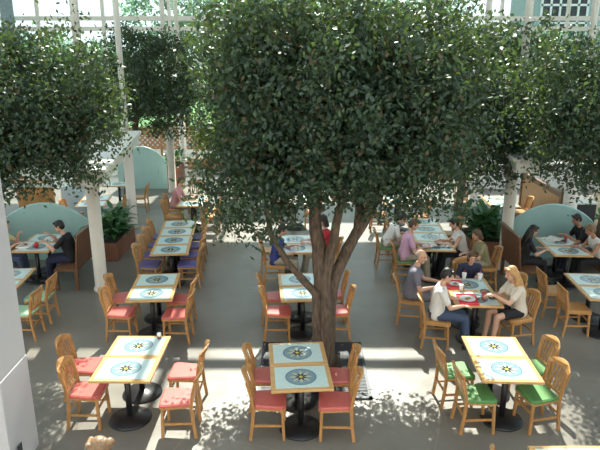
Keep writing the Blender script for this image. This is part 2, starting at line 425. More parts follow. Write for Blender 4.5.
def chair(pad, x, y, rz, where, group):
    # the crest of the back is part of the whole: ‘where’ tells which one
    return make_chair(pad, 'oak chair, %s seat, %s' % (PADN[pad], where), (x, y, 0), rz + R(random.uniform(-3, 3)), group)
def tables(n, xf, yf, xb, yb, name, words):
    """n tables end to end from front centre (xf,yf) to back centre (xb,yb)"""
    rz = -math.atan2(xb - xf, yb - yf)
    for i in range(n):
        t = (i + .5)/n
        make_table('oak edged table, %s' % words[i], (xf + (xb-xf)*t, yf + (yb-yf)*t, 0), rz, name)
tables(2, -2.225, 6.53, -2.215, 7.76, 'tables of the left front pair', ['front one of the sunlit left front pair', 'rear one of the left front pair, salt shaker on it'])
tables(2, .035, 6.33, -.06, 7.56, 'tables of the centre front pair', ['front one of the pair before the big trunk, bottom centre', 'rear one of the front centre pair, against the big trunk'])
tables(2, 2.62, 6.52, 2.675, 7.74, 'tables of the right front pair', ['front one of the right front pair with green chairs', 'rear one of the right front pair with green chairs'])
tables(2, -2.46, 8.99, -2.555, 10.24, 'tables of the second left pair', ['front one of the second pair in the left row', 'rear one of the second pair in the left row'])
tables(2, .07, 9.0, -.03, 10.26, 'tables of the second centre pair', ['front one of the pair half hidden behind the trunk', 'rear one of the pair half hidden behind the trunk'])
tables(4, -2.61, 11.28, -2.84, 13.78, 'tables of the long row of four at left', ['nearest of the row of four with purple seats', 'second from the front in the row of four with purple seats', 'third from the front in the row of four with purple seats', 'farthest of the row of four with purple seats'])
tables(2, 2.86, 8.78, 2.91, 10.0, 'tables of the group with red trays', ['front one with the red trays, blond woman at its right', 'rear one behind the red trays, with cups'])
tables(4, 2.79, 11.53, 2.91, 13.95, 'tables of the long row of four at right', ['nearest of the long right row, open newspaper on it', 'second from the front in the long right row', 'third from the front in the long right row', 'farthest of the long right row, by the pink shirted man'])
tables(2, 5.10, 9.02, 5.19, 10.24, 'tables at the right edge', ['front one at the right edge with bare wood chairs', 'rear one at the right edge with bare wood chairs'])
tables(2, -2.84, 15.1, -2.91, 16.35, 'tables of the third left group', ['front one of the far left group, where the rose shirted person sits', 'rear one of the far left group, where the rose shirted person sits'])
tables(2, -5.2, 9.3, -5.3, 10.5, 'tables at the left edge', ['front one at the left edge, mostly hidden by the white pillar', 'rear one at the left edge, beside the pale green chair'])
tables(1, 2.72, 4.68, 2.72, 5.29, 'single tables', ['only its far edge showing at the bottom right'])
tables(2, -.07, 11.37, -.12, 12.6, 'tables behind the trunk', ['front one seen behind the trunk between blue and red shirts', 'rear one behind the trunk, under the leaves'])
tables(2, -.12, 15.3, -.2, 16.5, 'far centre tables', ['front one glimpsed under the centre leaves', 'rear one glimpsed under the centre leaves'])
tables(2, 2.6, 15.1, 2.65, 16.3, 'far right row tables', ['front one of the far right pair, white in the sun', 'rear one of the far right pair, white in the sun'])
tables(2, -5.45, 15.05, -5.65, 16.35, 'tables behind the left booth', ['front one between the left booth and the far columns', 'rear one between the left booth and the far columns'])
tables(1, -5.5, 17.5, -5.5, 18.15, 'single tables', ['standing before the far teal panel at left'])
tables(2, 5.35, 15.0, 5.4, 16.2, 'tables behind the right planter', ['front one behind the right planter', 'rear one behind the right planter'])
# chairs: (pad, x, y, facing, words)
G1 = 'chairs of the left front pair'
chair('red', -2.72, 6.80, FX, 'lower left of the sunlit left front pair', G1)
chair('red', -2.98, 7.42, FX, 'upper left of the left front pair', G1)
chair('red', -1.53, 6.62, FMX, 'lower right of the left front pair, sunlit', G1)
chair('red', -1.55, 7.26, FMX, 'upper right of the left front pair, sunlit', G1)
G = 'chairs of the centre front pair'
chair('red', -.38, 6.58, FX, 'lower left of the front centre pair', G)
chair('red', -.43, 7.16, FX, 'upper left of the front centre pair', G)
chair('red', .44, 6.55, FMX, 'lower right of the front centre pair', G)
chair('red', .47, 7.14, FMX, 'upper right of the front centre pair', G)
G = 'chairs of the right front pair'
chair('green', 2.24, 6.70, FX + R(6), 'lower left of the right front pair', G)
chair('green', 2.12, 7.28, FX + R(6), 'upper left of the right front pair', G)
chair('green', 3.02, 6.72, FMX + R(14), 'lower right of the right front pair', G)
chair('green', 3.16, 7.36, FMX + R(10), 'upper right of the right front pair', G)
G = 'chairs of the second left pair'
chair('red', -2.97, 9.18, FX, 'lower left of the second pair in the left row', G)
chair('red', -3.08, 9.80, FX, 'upper left of the second pair in the left row', G)
chair('red', -2.04, 9.10, FMX, 'lower right of the second pair in the left row', G)
chair('red', -2.1, 9.72, FMX, 'upper right of the second pair in the left row', G)
G = 'chairs of the second centre pair'
chair('red', -.36, 9.22, FX, 'lower left of the pair behind the trunk', G)
chair('red', -.44, 9.83, FX, 'upper left of the pair behind the trunk', G)
chair('red', .60, 9.25, FMX, 'lower right of the pair behind the trunk', G)
chair('red', .56, 9.95, FMX, 'upper right of the pair behind the trunk', G)
G = 'chairs of the long left row'
for k, w_ in enumerate(['first from the front', 'second from the front', 'third from the front', 'fourth from the front']):
    chair('purple', -2.27 - .055*k, 11.52 + .6*k, FMX, '%s on the long left row, right side' % w_, G)
    chair('purple', -3.06 - .055*k, 11.50 + .62*k, FX, '%s on the long left row, left side' % w_, G)
G = 'chairs of the group with red trays'
chair('oak', 2.22, 8.92, FX - R(6), 'holding the boy in the white shirt', G)
chair('oak', 1.95, 9.75, FX - R(10), 'holding the grey haired man', G)
chair('oak', 3.55, 9.02, FMX + R(12), 'holding the woman with long blond hair', G)
chair('oak', 3.62, 9.80, FMX + R(8), 'empty behind the long haired blond woman', G)
G = 'chairs of the long right row'
chair('green', 1.93, 12.66, FX, 'holding the white shirted person, left of the long right row', G)
chair('green', 2.17, 11.75, FX, 'under the man in the pink shirt', G)
chair('oak', 3.42, 11.98, FMX, 'holding the dark haired woman in white tank top', G)
chair('oak', 3.70, 11.36, FMX, 'holding the woman in the yellow top', G)
chair('oak', 3.52, 13.6, FMX, 'last on the right side of the long right row', G)
chair('oak', 2.30, 13.5, FX, 'last on the left side of the long right row', G)
G = 'chairs at the right edge'
chair('oak', 4.66, 9.36, FX, 'lower left of the tables at the right edge', G)
chair('oak', 4.60, 10.12, FX, 'upper left of the tables at the right edge', G)
G = 'chairs at the left edge'
chair('mint', -4.62, 9.86, FMX, 'beside the left booth, right of the left edge tables', G)
chair('mint', -4.62, 9.22, FMX, 'half hidden by the white pillar at left', G)
G = 'chairs of the far left group'
chair('oak', -3.32, 15.2, FX, 'lower left of the far left group', G)
chair('oak', -3.42, 15.95, FX, 'holding the person in the rose shirt', G)
chair('oak', -2.38, 15.2, FMX, 'lower right of the far left group', G)
chair('oak', -2.42, 15.9, FMX, 'upper right of the far left group', G)
chair('oak', -3.1, 17.3, FMY, 'alone at the far end of the far left group', G)
G = 'chairs behind the trunk'
chair('oak', -.50, 11.5, FX, 'holding the person in the blue shirt', G)
chair('oak', -.62, 12.35, FX, 'empty beyond the blue shirted person', G)
chair('oak', .58, 11.95, FMX, 'holding the woman in the red top', G)
chair('oak', .50, 12.6, FMX, 'empty beyond the woman in the red top', G)
G = 'far chairs'
chair('oak', -.66, 15.6, FX, 'left of the far centre tables under the leaves', G)
chair('oak', .32, 15.6, FMX, 'right of the far centre tables under the leaves', G)
chair('oak', 3.12, 15.2, FMX, 'right of the far right sunlit tables', G)
chair('oak', 2.1, 15.4, FX, 'left of the far right sunlit tables', G)
chair('oak', -4.88, 15.3, FMX, 'lower right of the tables behind the left booth', G)
chair('oak', -5.05, 16.1, FMX, 'upper right of the tables behind the left booth', G)
chair('oak', -4.75, 17.3, FMX, 'by the table before the far teal panel', G)
chair('oak', -5.98, 15.3, FX, 'left of the tables behind the left booth', G)
chair('oak', 4.80, 17.2, FMY, 'honey coloured, far behind the right planter', G)
chair('oak', 5.9, 15.6, FMX, 'standing before the slanting wood partition', G)
G = 'chairs at the bottom edge'
chair('oak', 2.2, 4.98, FX, 'only its crest tip showing at the bottom right', G)
chair('oak', -1.72, 4.55, FMX, 'below the bun haired head at the bottom edge', G)

# ------------------------------------------------------------------ tree grate
t = thing('tree_grate', 'dark iron grate set in the floor round the big trunk', 'grate', (.2, 8.12, 0))
fr = MB()
for sx in (-1, 1): fr.box((sx*.78, 0, .012), (.05, 1.66, .024)); fr.box((0, sx*.805, .012), (1.61, .05, .024))
fr.box((-.39, 0, .008), (.03, 1.6, .014)); fr.box((.45, 0, .008), (.03, 1.6, .014)); fr.build('frame', 'iron', t)
sl = MB(); k = 0
for k in range(40):
    y = -.76 + k*.039
    if abs(y - .13) < .34: sl.box((-.57, y, .01), (.38, .022, .016)); sl.box((.61, y, .01), (.32, .022, .016))
    else: sl.box((0, y, .01), (1.52, .022, .016))
sl.build('bars', 'iron', t); MB().box((0, 0, .002), (1.54, 1.58, .004)).build('soil', 'soil', t)

# ------------------------------------------------------------------ trees
def leaf_mesh(name, centers, size, rng, droop=.5, aspect=.5):
    n = len(centers)
    d = rng.normal(size=(n, 3)); d[:, 2] -= droop; d /= np.linalg.norm(d, axis=1)[:, None]
    nrm = rng.normal(size=(n, 3)); nrm[:, 2] += 1.0
    s = np.cross(d, nrm); s /= np.linalg.norm(s, axis=1)[:, None] + 1e-9
    up = np.cross(s, d)
    L = size*rng.uniform(.7, 1.25, n)[:, None]; W = L*aspect*.5
    base = centers - d*L*.5; tip = centers + d*L*.5; mid = centers - d*L*.06 - up*W*.25
    v = np.empty((n, 4, 3)); v[:, 0] = base; v[:, 1] = mid + s*W + up*W*.35; v[:, 2] = tip; v[:, 3] = mid - s*W + up*W*.35
    me = bpy.data.meshes.new(name); me.vertices.add(n*4); me.vertices.foreach_set('co', v.reshape(-1).astype(np.float32))
    i0 = np.arange(n)*4
    tri = np.stack([i0, i0+1, i0+2, i0, i0+2, i0+3], 1).reshape(-1)
    me.loops.add(n*6); me.loops.foreach_set('vertex_index', tri.astype(np.int32))
    me.polygons.add(n*2); me.polygons.foreach_set('loop_start', (np.arange(n*2)*3).astype(np.int32)); me.polygons.foreach_set('loop_total', np.full(n*2, 3, np.int32))
    me.update(calc_edges=True); me.validate()
    return me
def crown_points(blobs, n, rng, clump=55, sig=.15, shell=3.0, power=4.5):
    vol = np.array([b[3]*b[4]*b[5] for b in blobs]); cnt = np.maximum(1, (n/clump*vol/vol.sum()).astype(int)); out = []
    for b, c in zip(blobs, cnt):
        d = rng.normal(size=(c, 3)); d /= (np.abs(d)**power).sum(1)[:, None]**(1/power)
        r = rng.uniform(0, 1, c)**(1/shell)*rng.uniform(.80, 1.06, c)*(1 + .07*np.sin(d[:, 0]*5 + 2*d[:, 2] + b[0]) + .06*np.sin(d[:, 2]*6 - d[:, 0]*4 + b[2]*3))
        out.append(np.array(b[:3]) + d*r[:, None]*np.array(b[3:6]))
    cc = np.concatenate(out)
    p = np.repeat(cc, clump, 0); sg = np.repeat(rng.uniform(.6, 1.3, len(cc))*sig, clump)[:, None]
    return p + rng.normal(size=p.shape)*sg*np.array([1, 1, .85])
def tree(name, label, stems, blobs, n, size=.085, mat='leaf', seed=1, group=None, base=None, clump=55, sig=.15, aspect=.52, shell=3.0):
    rng = np.random.default_rng(seed); b = Vector(base)
    t = thing(name, label, 'tree', b, 0, group)
    first = True
    for path, rads in stems:
        pts = []; rr = []
        P_ = [Vector(p) for p in path]
        for i in range(len(P_) - 1):                       # subdivide with a little wander
            for k in range(4):
                f = k/4; q = P_[i].lerp(P_[i+1], f)
                if 0 < i*4 + k: q += Vector((random.uniform(-1, 1), random.uniform(-1, 1), 0))*.35*rads[i]*.5
                pts.append(q - b); rr.append((rads[i]*(1-f) + rads[i+1]*f)*random.uniform(.93, 1.08))
        pts.append(P_[-1] - b); rr.append(rads[-1])
        MB().tube(pts, rr, 10).build('trunk' if first else 'branch', 'bark', t, True); first = False
    pts = crown_points(blobs, n, rng, clump, sig, shell) - np.array(b)
    me = leaf_mesh('foliage', pts, size, rng, aspect=aspect); link('foliage', me, mat, t)
    return t
tree('ficus_tree', 'large leafy indoor fig tree with forked trunk in the centre of the hall',
     [([(.33, 8.25, -.02), (.34, 8.25, .6), (.33, 8.25, 1.4), (.20, 8.3, 2.4), (.3, 8.3, 3.3), (.45, 8.3, 4.6)], [.17, .125, .11, .09, .07, .03]),
      ([(.44, 8.3, -.02), (.45, 8.28, .6), (.46, 8.3, 1.3), (.80, 8.4, 2.0), (1.15, 8.5, 2.65), (1.45, 8.5, 3.6)], [.13, .10, .095, .085, .075, .03]),
      ([(.27, 8.2, .0), (.26, 8.18, .7), (.23, 8.18, 1.2), (-.12, 8.2, 1.6), (-.40, 8.2, 2.05), (-.6, 8.3, 3.0)], [.10, .075, .065, .05, .04, .02]),
      ([(.38, 8.18, .0), (.38, 8.16, .9), (.40, 8.18, 1.6), (.55, 8.1, 2.5), (.8, 8.0, 3.4)], [.10, .085, .075, .055, .03]),
      ([(.3, 8.3, 2.4), (-.2, 8.5, 3.2), (-.7, 8.6, 4.2)], [.08, .06, .02]),
      ([(.85, 8.4, 2.1), (.95, 8.8, 3.0), (1.0, 9.0, 4.0)], [.07, .05, .02])],
     [(.55, 8.28, 4.0, 1.72, 1.42, 1.32), (-.62, 8.25, 2.95, .68, .9, .78), (1.6, 8.42, 3.2, .8, .88, .8), (1.5, 8.55, 4.4, 1.1, 1.15, .85), (-.45, 8.4, 4.5, .85, 1.15, .75), (.4, 7.75, 3.1, .6, .5, .45), (.72, 9.36, 3.55, 1.62, .50, 1.0), (.72, 9.30, 3.5, 1.6, .55, 1.0)],  # last two blobs: unseen rear foliage added to shade the floor in front
     98000, base=(.26, 8.25, 0), seed=3)
tree('ficus_tree', 'leafy indoor fig tree filling the upper left corner before the beam',
     [([(-6.1, 9.9, -.02), (-6.0, 9.85, 1.2), (-5.5, 9.8, 2.4), (-4.7, 9.8, 4.2)], [.14, .11, .09, .03]), ([(-5.75, 9.83, 1.9), (-4.8, 9.9, 2.8), (-4.0, 9.9, 3.6)], [.07, .05, .02])],
     [(-4.65, 9.8, 3.9, 1.6, 1.1, 1.15), (-3.95, 9.8, 3.3, .9, .9, .85), (-5.2, 9.7, 3.2, .9, .9, .85)], 38000, base=(-6.1, 9.9, 0), seed=5)
tree('ficus_tree', 'leafy indoor fig tree behind the far left column and beam',
     [([(-5.45, 18.4, -.02), (-5.35, 18.3, 1.2), (-5.0, 18.2, 2.3), (-4.5, 18.1, 4.2)], [.13, .11, .09, .03])],
     [(-4.35, 18.2, 3.95, 1.5, 1.2, 1.25), (-4.2, 18.2, 3.0, 1.3, 1.0, .8)], 20000, base=(-5.45, 18.4, 0), seed=8, size=.105)
tree('ficus_tree', 'leafy indoor fig tree in front of the right column, right of centre',
     [([(4.0, 14.7, -.02), (4.0, 14.6, 1.2), (4.0, 14.0, 2.4), (4.1, 13.2, 4.2)], [.12, .1, .08, .03])],
     [(4.15, 13.3, 3.95, 1.25, .9, 1.25), (3.6, 12.3, 2.65, .8, .75, .75), (4.5, 12.0, 2.9, .6, .7, .75), (4.35, 11.6, 3.75, .55, .45, .8)], 27000, base=(4.0, 14.7, 0), seed=9, size=.095)
tree('ficus_tree', 'leafy indoor fig tree filling the upper right corner',
     [([(6.3, 10.3, -.02), (6.2, 10.2, 1.2), (5.8, 10.1, 2.4), (5.5, 9.9, 4.2)], [.13, .11, .09, .03])],
     [(5.35, 9.9, 3.9, 1.6, 1.1, 1.15), (5.0, 9.9, 3.1, 1.1, .9, .75), (6.2, 9.8, 3.0, .9, .9, .7)], 38000, base=(6.3, 10.3, 0), seed=11)
tree('small_tree', 'small light green tree with thin stem before the lattice screen',
     [([(-3.0, 19.0, -.02), (-2.98, 19.0, .9), (-2.85, 19.0, 1.9)], [.05, .045, .02])],
     [(-2.65, 19.0, 2.1, .75, .6, .7)], 3200, base=(-3.0, 19, 0), seed=12, mat='leaf_bright', size=.10)
# garden trees beyond the glass
for i, (x, y, zc, rx, rz_) in enumerate([(-17, 38, 3.0, 3.6, 2.4), (-12.2, 37, 2.8, 3.0, 2.3), (-7.2, 38, 5.2, 3.2, 4.0), (-3.8, 40, 5.6, 2.8, 4.4), (1.5, 44, 4.5, 4.5, 4.2), (7.2, 41, 5.3, 3.0, 4.3), (10.6, 37, 3.0, 2.4, 2.6), (14.5, 38, 2.9, 3.0, 2.5)]):
    wds = ['leftmost low rounded one at the far left', 'second from the left, low under white sky', 'tall one behind the far left columns', 'tall one left of the central canopy', 'wide one behind the central canopy', 'tall one right of the central canopy', 'low one at the right under white sky', 'rightmost low one before the grey building'][i]
    tree('garden_tree', 'bright green garden tree beyond the glass, %s' % wds, [([(x, y, -.1), (x + .2, y, zc*.6), (x, y, zc + .5)], [.25, .18, .05])],
         [(x, y, zc, rx, 2.0, rz_)], 7000, base=(x, y, -.07), seed=30 + i, mat='leaf_out', size=.30, clump=30, sig=.4, group='garden trees beyond the glass')
# buildings outside
t = thing('building', 'grey building with white louvred window grid at upper right', 'building', (19, 46, -.07))
MB().box((.5, 0, 6), (6.6, 6, 12)).build('wall', 'building', t)
lv = MB()
for k in range(6): lv.box((-2.7 + k*.62, -3.06, 7.6), (.14, .1, 5))
for k in range(5): lv.box((-1.15, -3.06, 5.3 + k*1.15), (3.3, .1, .14))
lv.build('louvre_grid', 'offwhite', t); MB().box((-1.15, -3.02, 7.6), (3.2, .04, 5)).build('window_glass', 'dark', t)
t = thing('building', 'hazy grey block beyond the garden, behind the central canopy', 'building', (-3, 62, -.07))
bw = MB().box((0, 0, 5.5), (9, 5, 11)).build('wall', 'building', t)
for k in range(4): MB().box((-3.2 + k*2.1, -2.52, 8.4), (1.0, .06, 1.5)).build('window', 'dark', bw)
# fabric panel by the windows at the upper left
t = thing('roller_blind', 'slate blue blind hanging in the window at the far left', 'blind', (-14.0, 29.6, 0))
MB().box((.35, 0, 7.4), (.62, .04, 4.4)).build('blind_fabric', 'foldgrey', t); MB().box((-.3, 0, 7.4), (.42, .06, 4.4)).build('dark_strip', 'dark', t)

# ------------------------------------------------------------------ potted plants in planters
def planter(x, y, sx, sy, h, label, n=26, sc=1.0, seed=1):
    rng = random.Random(seed); t = thing('planter_plant', label, 'plant', (x, y, 0))
    pl = MB().box((0, 0, h/2), (sx, sy, h), bev=.02).build('planter', 'terracotta', t)
    MB().box((0, 0, h + .004), (sx - .06, sy - .06, .01)).build('soil', 'soil', pl)
    m = MB()
    for i in range(n):
        bx, by = rng.uniform(-.42, .42)*sx, rng.uniform(-.42, .42)*sy
        for j in range(7):
            a = rng.uniform(0, 2*PI); L = sc*rng.uniform(.22, .42); z0 = h + rng.uniform(.0, .42)*sc; el = rng.uniform(.1, 1.1)
            d = Vector((math.cos(a)*math.cos(el), math.sin(a)*math.cos(el), math.sin(el))); s_ = Vector((-math.sin(a), math.cos(a), 0))
            p0 = Vector((bx, by, z0)); w_ = .048*sc; prev = None
            for k in range(5):
                f = k/4; p = p0 + d*L*f - Vector((0, 0, .22*L*f*f*1.6)); ww = w_*math.sin(PI*min(.97, .1 + .88*f))
                cur = (m.bm.verts.new(p - s_*ww), m.bm.verts.new(p + s_*ww))
                if prev: m.bm.faces.new((prev[0], prev[1], cur[1], cur[0]))
                prev = cur
    m.build('foliage', 'leaf_pot', t)
planter(-4.45, 13.7, .6, 1.5, .42, 'leafy green plant in terracotta planter between the left columns', 34, 1.25, 2)
planter(4.25, 13.4, .75, 1.2, .5, 'leafy green plant in terracotta planter left of the right column', 40, 1.35, 3)
planter(6.95, 12.6, .6, .9, .6, 'leafy green plant at the right edge above the right booth', 20, 1.1, 4)
planter(-4.5, 21.2, .5, 1.2, .7, 'dark leafy plant in planter between the far left columns', 16, 1.0, 5)
planter(-7.25, 12.6, .6, .8, .55, 'leafy plant at the left edge beside the teal booth panel', 18, 1.0, 6)

# ------------------------------------------------------------------ booths
def teal_panel(x, y, wd, h0, h1, label, rz=0, mat='teal'):
    t = thing('room_divider', label, 'divider', (x, y, 0), rz)
    poly = [(-wd/2, .0), (wd/2, .0)] + [(wd/2 - wd*k/24, h0 + (h1 - h0)*math.sin(PI*k/24)**.75) for k in range(25)]
    MB().prism(poly, .06, lambda u, v, w_: Vector((u, w_, v))).build('board', mat, t)
    rim = [Vector((wd/2 - wd*k/24, .03, h0 + (h1 - h0)*math.sin(PI*k/24)**.75)) for k in range(25)]
    MB().tube(rim, .035, 8).build('edge_rim', mat, t, True)
teal_panel(-5.75, 13.05, 2.15, .78, 1.32, 'teal arched booth panel behind the diners at left')
teal_panel(5.75, 13.15, 1.95, .78, 1.27, 'teal arched booth panel behind the diners at right')
teal_panel(-5.45, 20.4, 1.7, .9, 1.45, 'teal booth panel at the far left before the lattice')
def bench(x, y, ln, rz, label, h=1.08, mat='walnut'):
    """high backed settle, local +Y the way sitters face, back at -Y; length along X"""
    t = thing('booth_bench', label, 'bench', (x, y, 0), rz)
    MB().box((0, .0, .42), (ln, .46, .05), bev=.006).build('seat', mat, t)
    nb = int(ln/.1)
    m = MB()
    for k in range(nb):
        u = -ln/2 + (k + .5)*ln/nb; m.box((u, -.25, .78), (ln/nb - .006, .03, h - .36), Euler((R(6), 0, 0)).to_quaternion())
    m.build('backrest', mat, t); MB().box((0, -.285, h + .06), (ln + .03, .06, .05), Euler((R(6), 0, 0)).to_quaternion(), .008).build('top_rail', mat, t)
    for sx in (-1, 1):
        for sy in (-.2, .2): MB().box((sx*(ln/2 - .04), sy, .2), (.06, .06, .4)).build('leg', mat, t)
    MB().box((0, .2, .36), (ln - .1, .025, .08)).build('apron', mat, t)
bench(-4.67, 11.85, 1.3, FMX, 'brown high backed booth bench right of the left booth')
bench(-6.42, 12.15, 1.5, FX, 'brown booth bench at the left edge, under the yellow shirted woman')
bench(4.55, 11.62, 1.1, FX, 'brown high backed booth bench holding the dark haired woman at right')
bench(6.30, 11.95, 1.5, FMX, 'brown booth bench at the right edge, under two diners')
tables(2, -5.45, 11.45, -5.47, 12.7, 'tables of the left booth', ['front one of the left booth, red cup on it', 'rear one of the left booth, against the teal panel'])
tables(2, 5.42, 11.2, 5.48, 12.45, 'tables of the right booth', ['front one of the right booth, papers on it', 'rear one of the right booth, against the teal panel'])
bench(-6.75, 15.2, .95, FY, 'honey brown high backed settle far behind the left teal panel', 1.4, 'oak_v')
# lattice screen
t = thing('lattice_screen', 'brown diagonal wood lattice screen behind the far left columns', 'screen', (-4.2, 24.2, 0))
wd, z0, z1 = 5.6, .85, 1.6; m = MB(); st = .2
for sgn in (1, -1):
    k = -wd/2 - (z1 - z0)
    while k < wd/2 + (z1 - z0):
        a = Vector((k, 0, z0)); b = Vector((k + sgn*(z1 - z0), 0, z1))
        if sgn < 0: pass
        xa, xb = a.x, b.x
        if -wd/2 <= min(xa, xb) and max(xa, xb) <= wd/2: m.bar(a + Vector((0, .012*sgn, 0)), b + Vector((0, .012*sgn, 0)), .06, .014, up=(0, 1, 0))
        k += st
m.build('lattice', 'lattice', t)
f = MB().box((0, 0, z1 + .03), (wd, .07, .07)).box((0, 0, z0 - .03), (wd, .07, .07))
for k in range(5): f.box((-wd/2 + wd*k/4, 0, z1/2 + .03), (.08, .08, z1 + .06))
f.build('frame', 'lattice', t); MB().box((0, 0, .2), (wd, .05, .4)).build('base_board', 'lattice', t)
# slanting wood partition at right
t = thing('wood_partition', 'honey wood partition with dark band behind the right booth', 'partition', (6.5, 15.8, 0), 0)
MB().box((0, 0, .56), (.06, 2.6, 1.12)).build('panel', 'oak_v', t); MB().box((0, 0, 1.18), (.08, 2.64, .13)).build('top_band', 'walnut', t)
MB().box((0, 1.34, .64), (.1, .1, 1.28)).build('post', 'walnut', t); MB().box((0, -1.34, .64), (.1, .1, 1.28)).build('post', 'walnut', t)
t = thing('doorway_infill', 'dark cabinet added for the shaded doorway, right of the wood partition', 'infill', (6.95, 14.55, 0))  # dark box with made-up fittings, added in place of a shaded doorway
MB().box((0, 0, .5), (.7, .5, 1.0), bev=.01).build('body', 'dark', t); MB().box((0, 0, 1.02), (.76, .56, .04)).build('top', 'offwhite', t)
MB().box((0, -.256, .55), (.02, .012, .5)).build('handle', 'steel', t)
struct(MB().box((9.4, 14.6, .65), (4.0, .2, 1.3)).build('wall_alcove', 'beige'))
tag(MB().box((8.1, 20.5, .45), (5.0, .4, .9), bev=.02).build('low_wall', 'white'), 'low white sunlit wall behind the wood partition at right', 'wall')
t = thing('menu_board', 'pale blue folding board standing left of the far left tables', 'board', (-6.35, 16.4, 0), R(20))
for sg in (-1, 1):
    MB().box((0, sg*.16, .5), (.6, .02, 1.0), Euler((R(sg*10), 0, 0)).to_quaternion()).build('board_face', 'paleblue', t)
    for sx in (-1, 1): MB().bar((sx*.31, sg*.25, 0), (sx*.31, sg*.06, 1.02), .03, .03).build('leg', 'offwhite', t)

# ------------------------------------------------------------------ people
def fuse(mb, name, mat, parent, vox, smooth=2):
    me = mb.mesh('tmp'); o = bpy.data.objects.new('tmp', me); COL.objects.link(o)
    md = o.modifiers.new('r', 'REMESH'); md.mode = 'VOXEL'; md.voxel_size = vox; md.use_smooth_shade = True
    if smooth:
        ms = o.modifiers.new('s', 'SMOOTH'); ms.factor = .5; ms.iterations = smooth
    dg = bpy.context.evaluated_depsgraph_get(); ev = o.evaluated_get(dg)
    nm = bpy.data.meshes.new_from_object(ev); nm.name = name
    bpy.data.objects.remove(o); bpy.data.meshes.remove(me)
    return link(name, nm, mat, parent)
def ik(S, T, a, b, pole):
    d = T - S; L = min(d.length, (a + b)*.985); z = d.normalized(); T = S + z*L
    c = (a*a + L*L - b*b)/(2*a*L); c = max(-1, min(1, c)); h = a*math.sqrt(1 - c*c)
    p = (pole - z*pole.dot(z)).normalized()
    return S + z*a*c + p*h, T
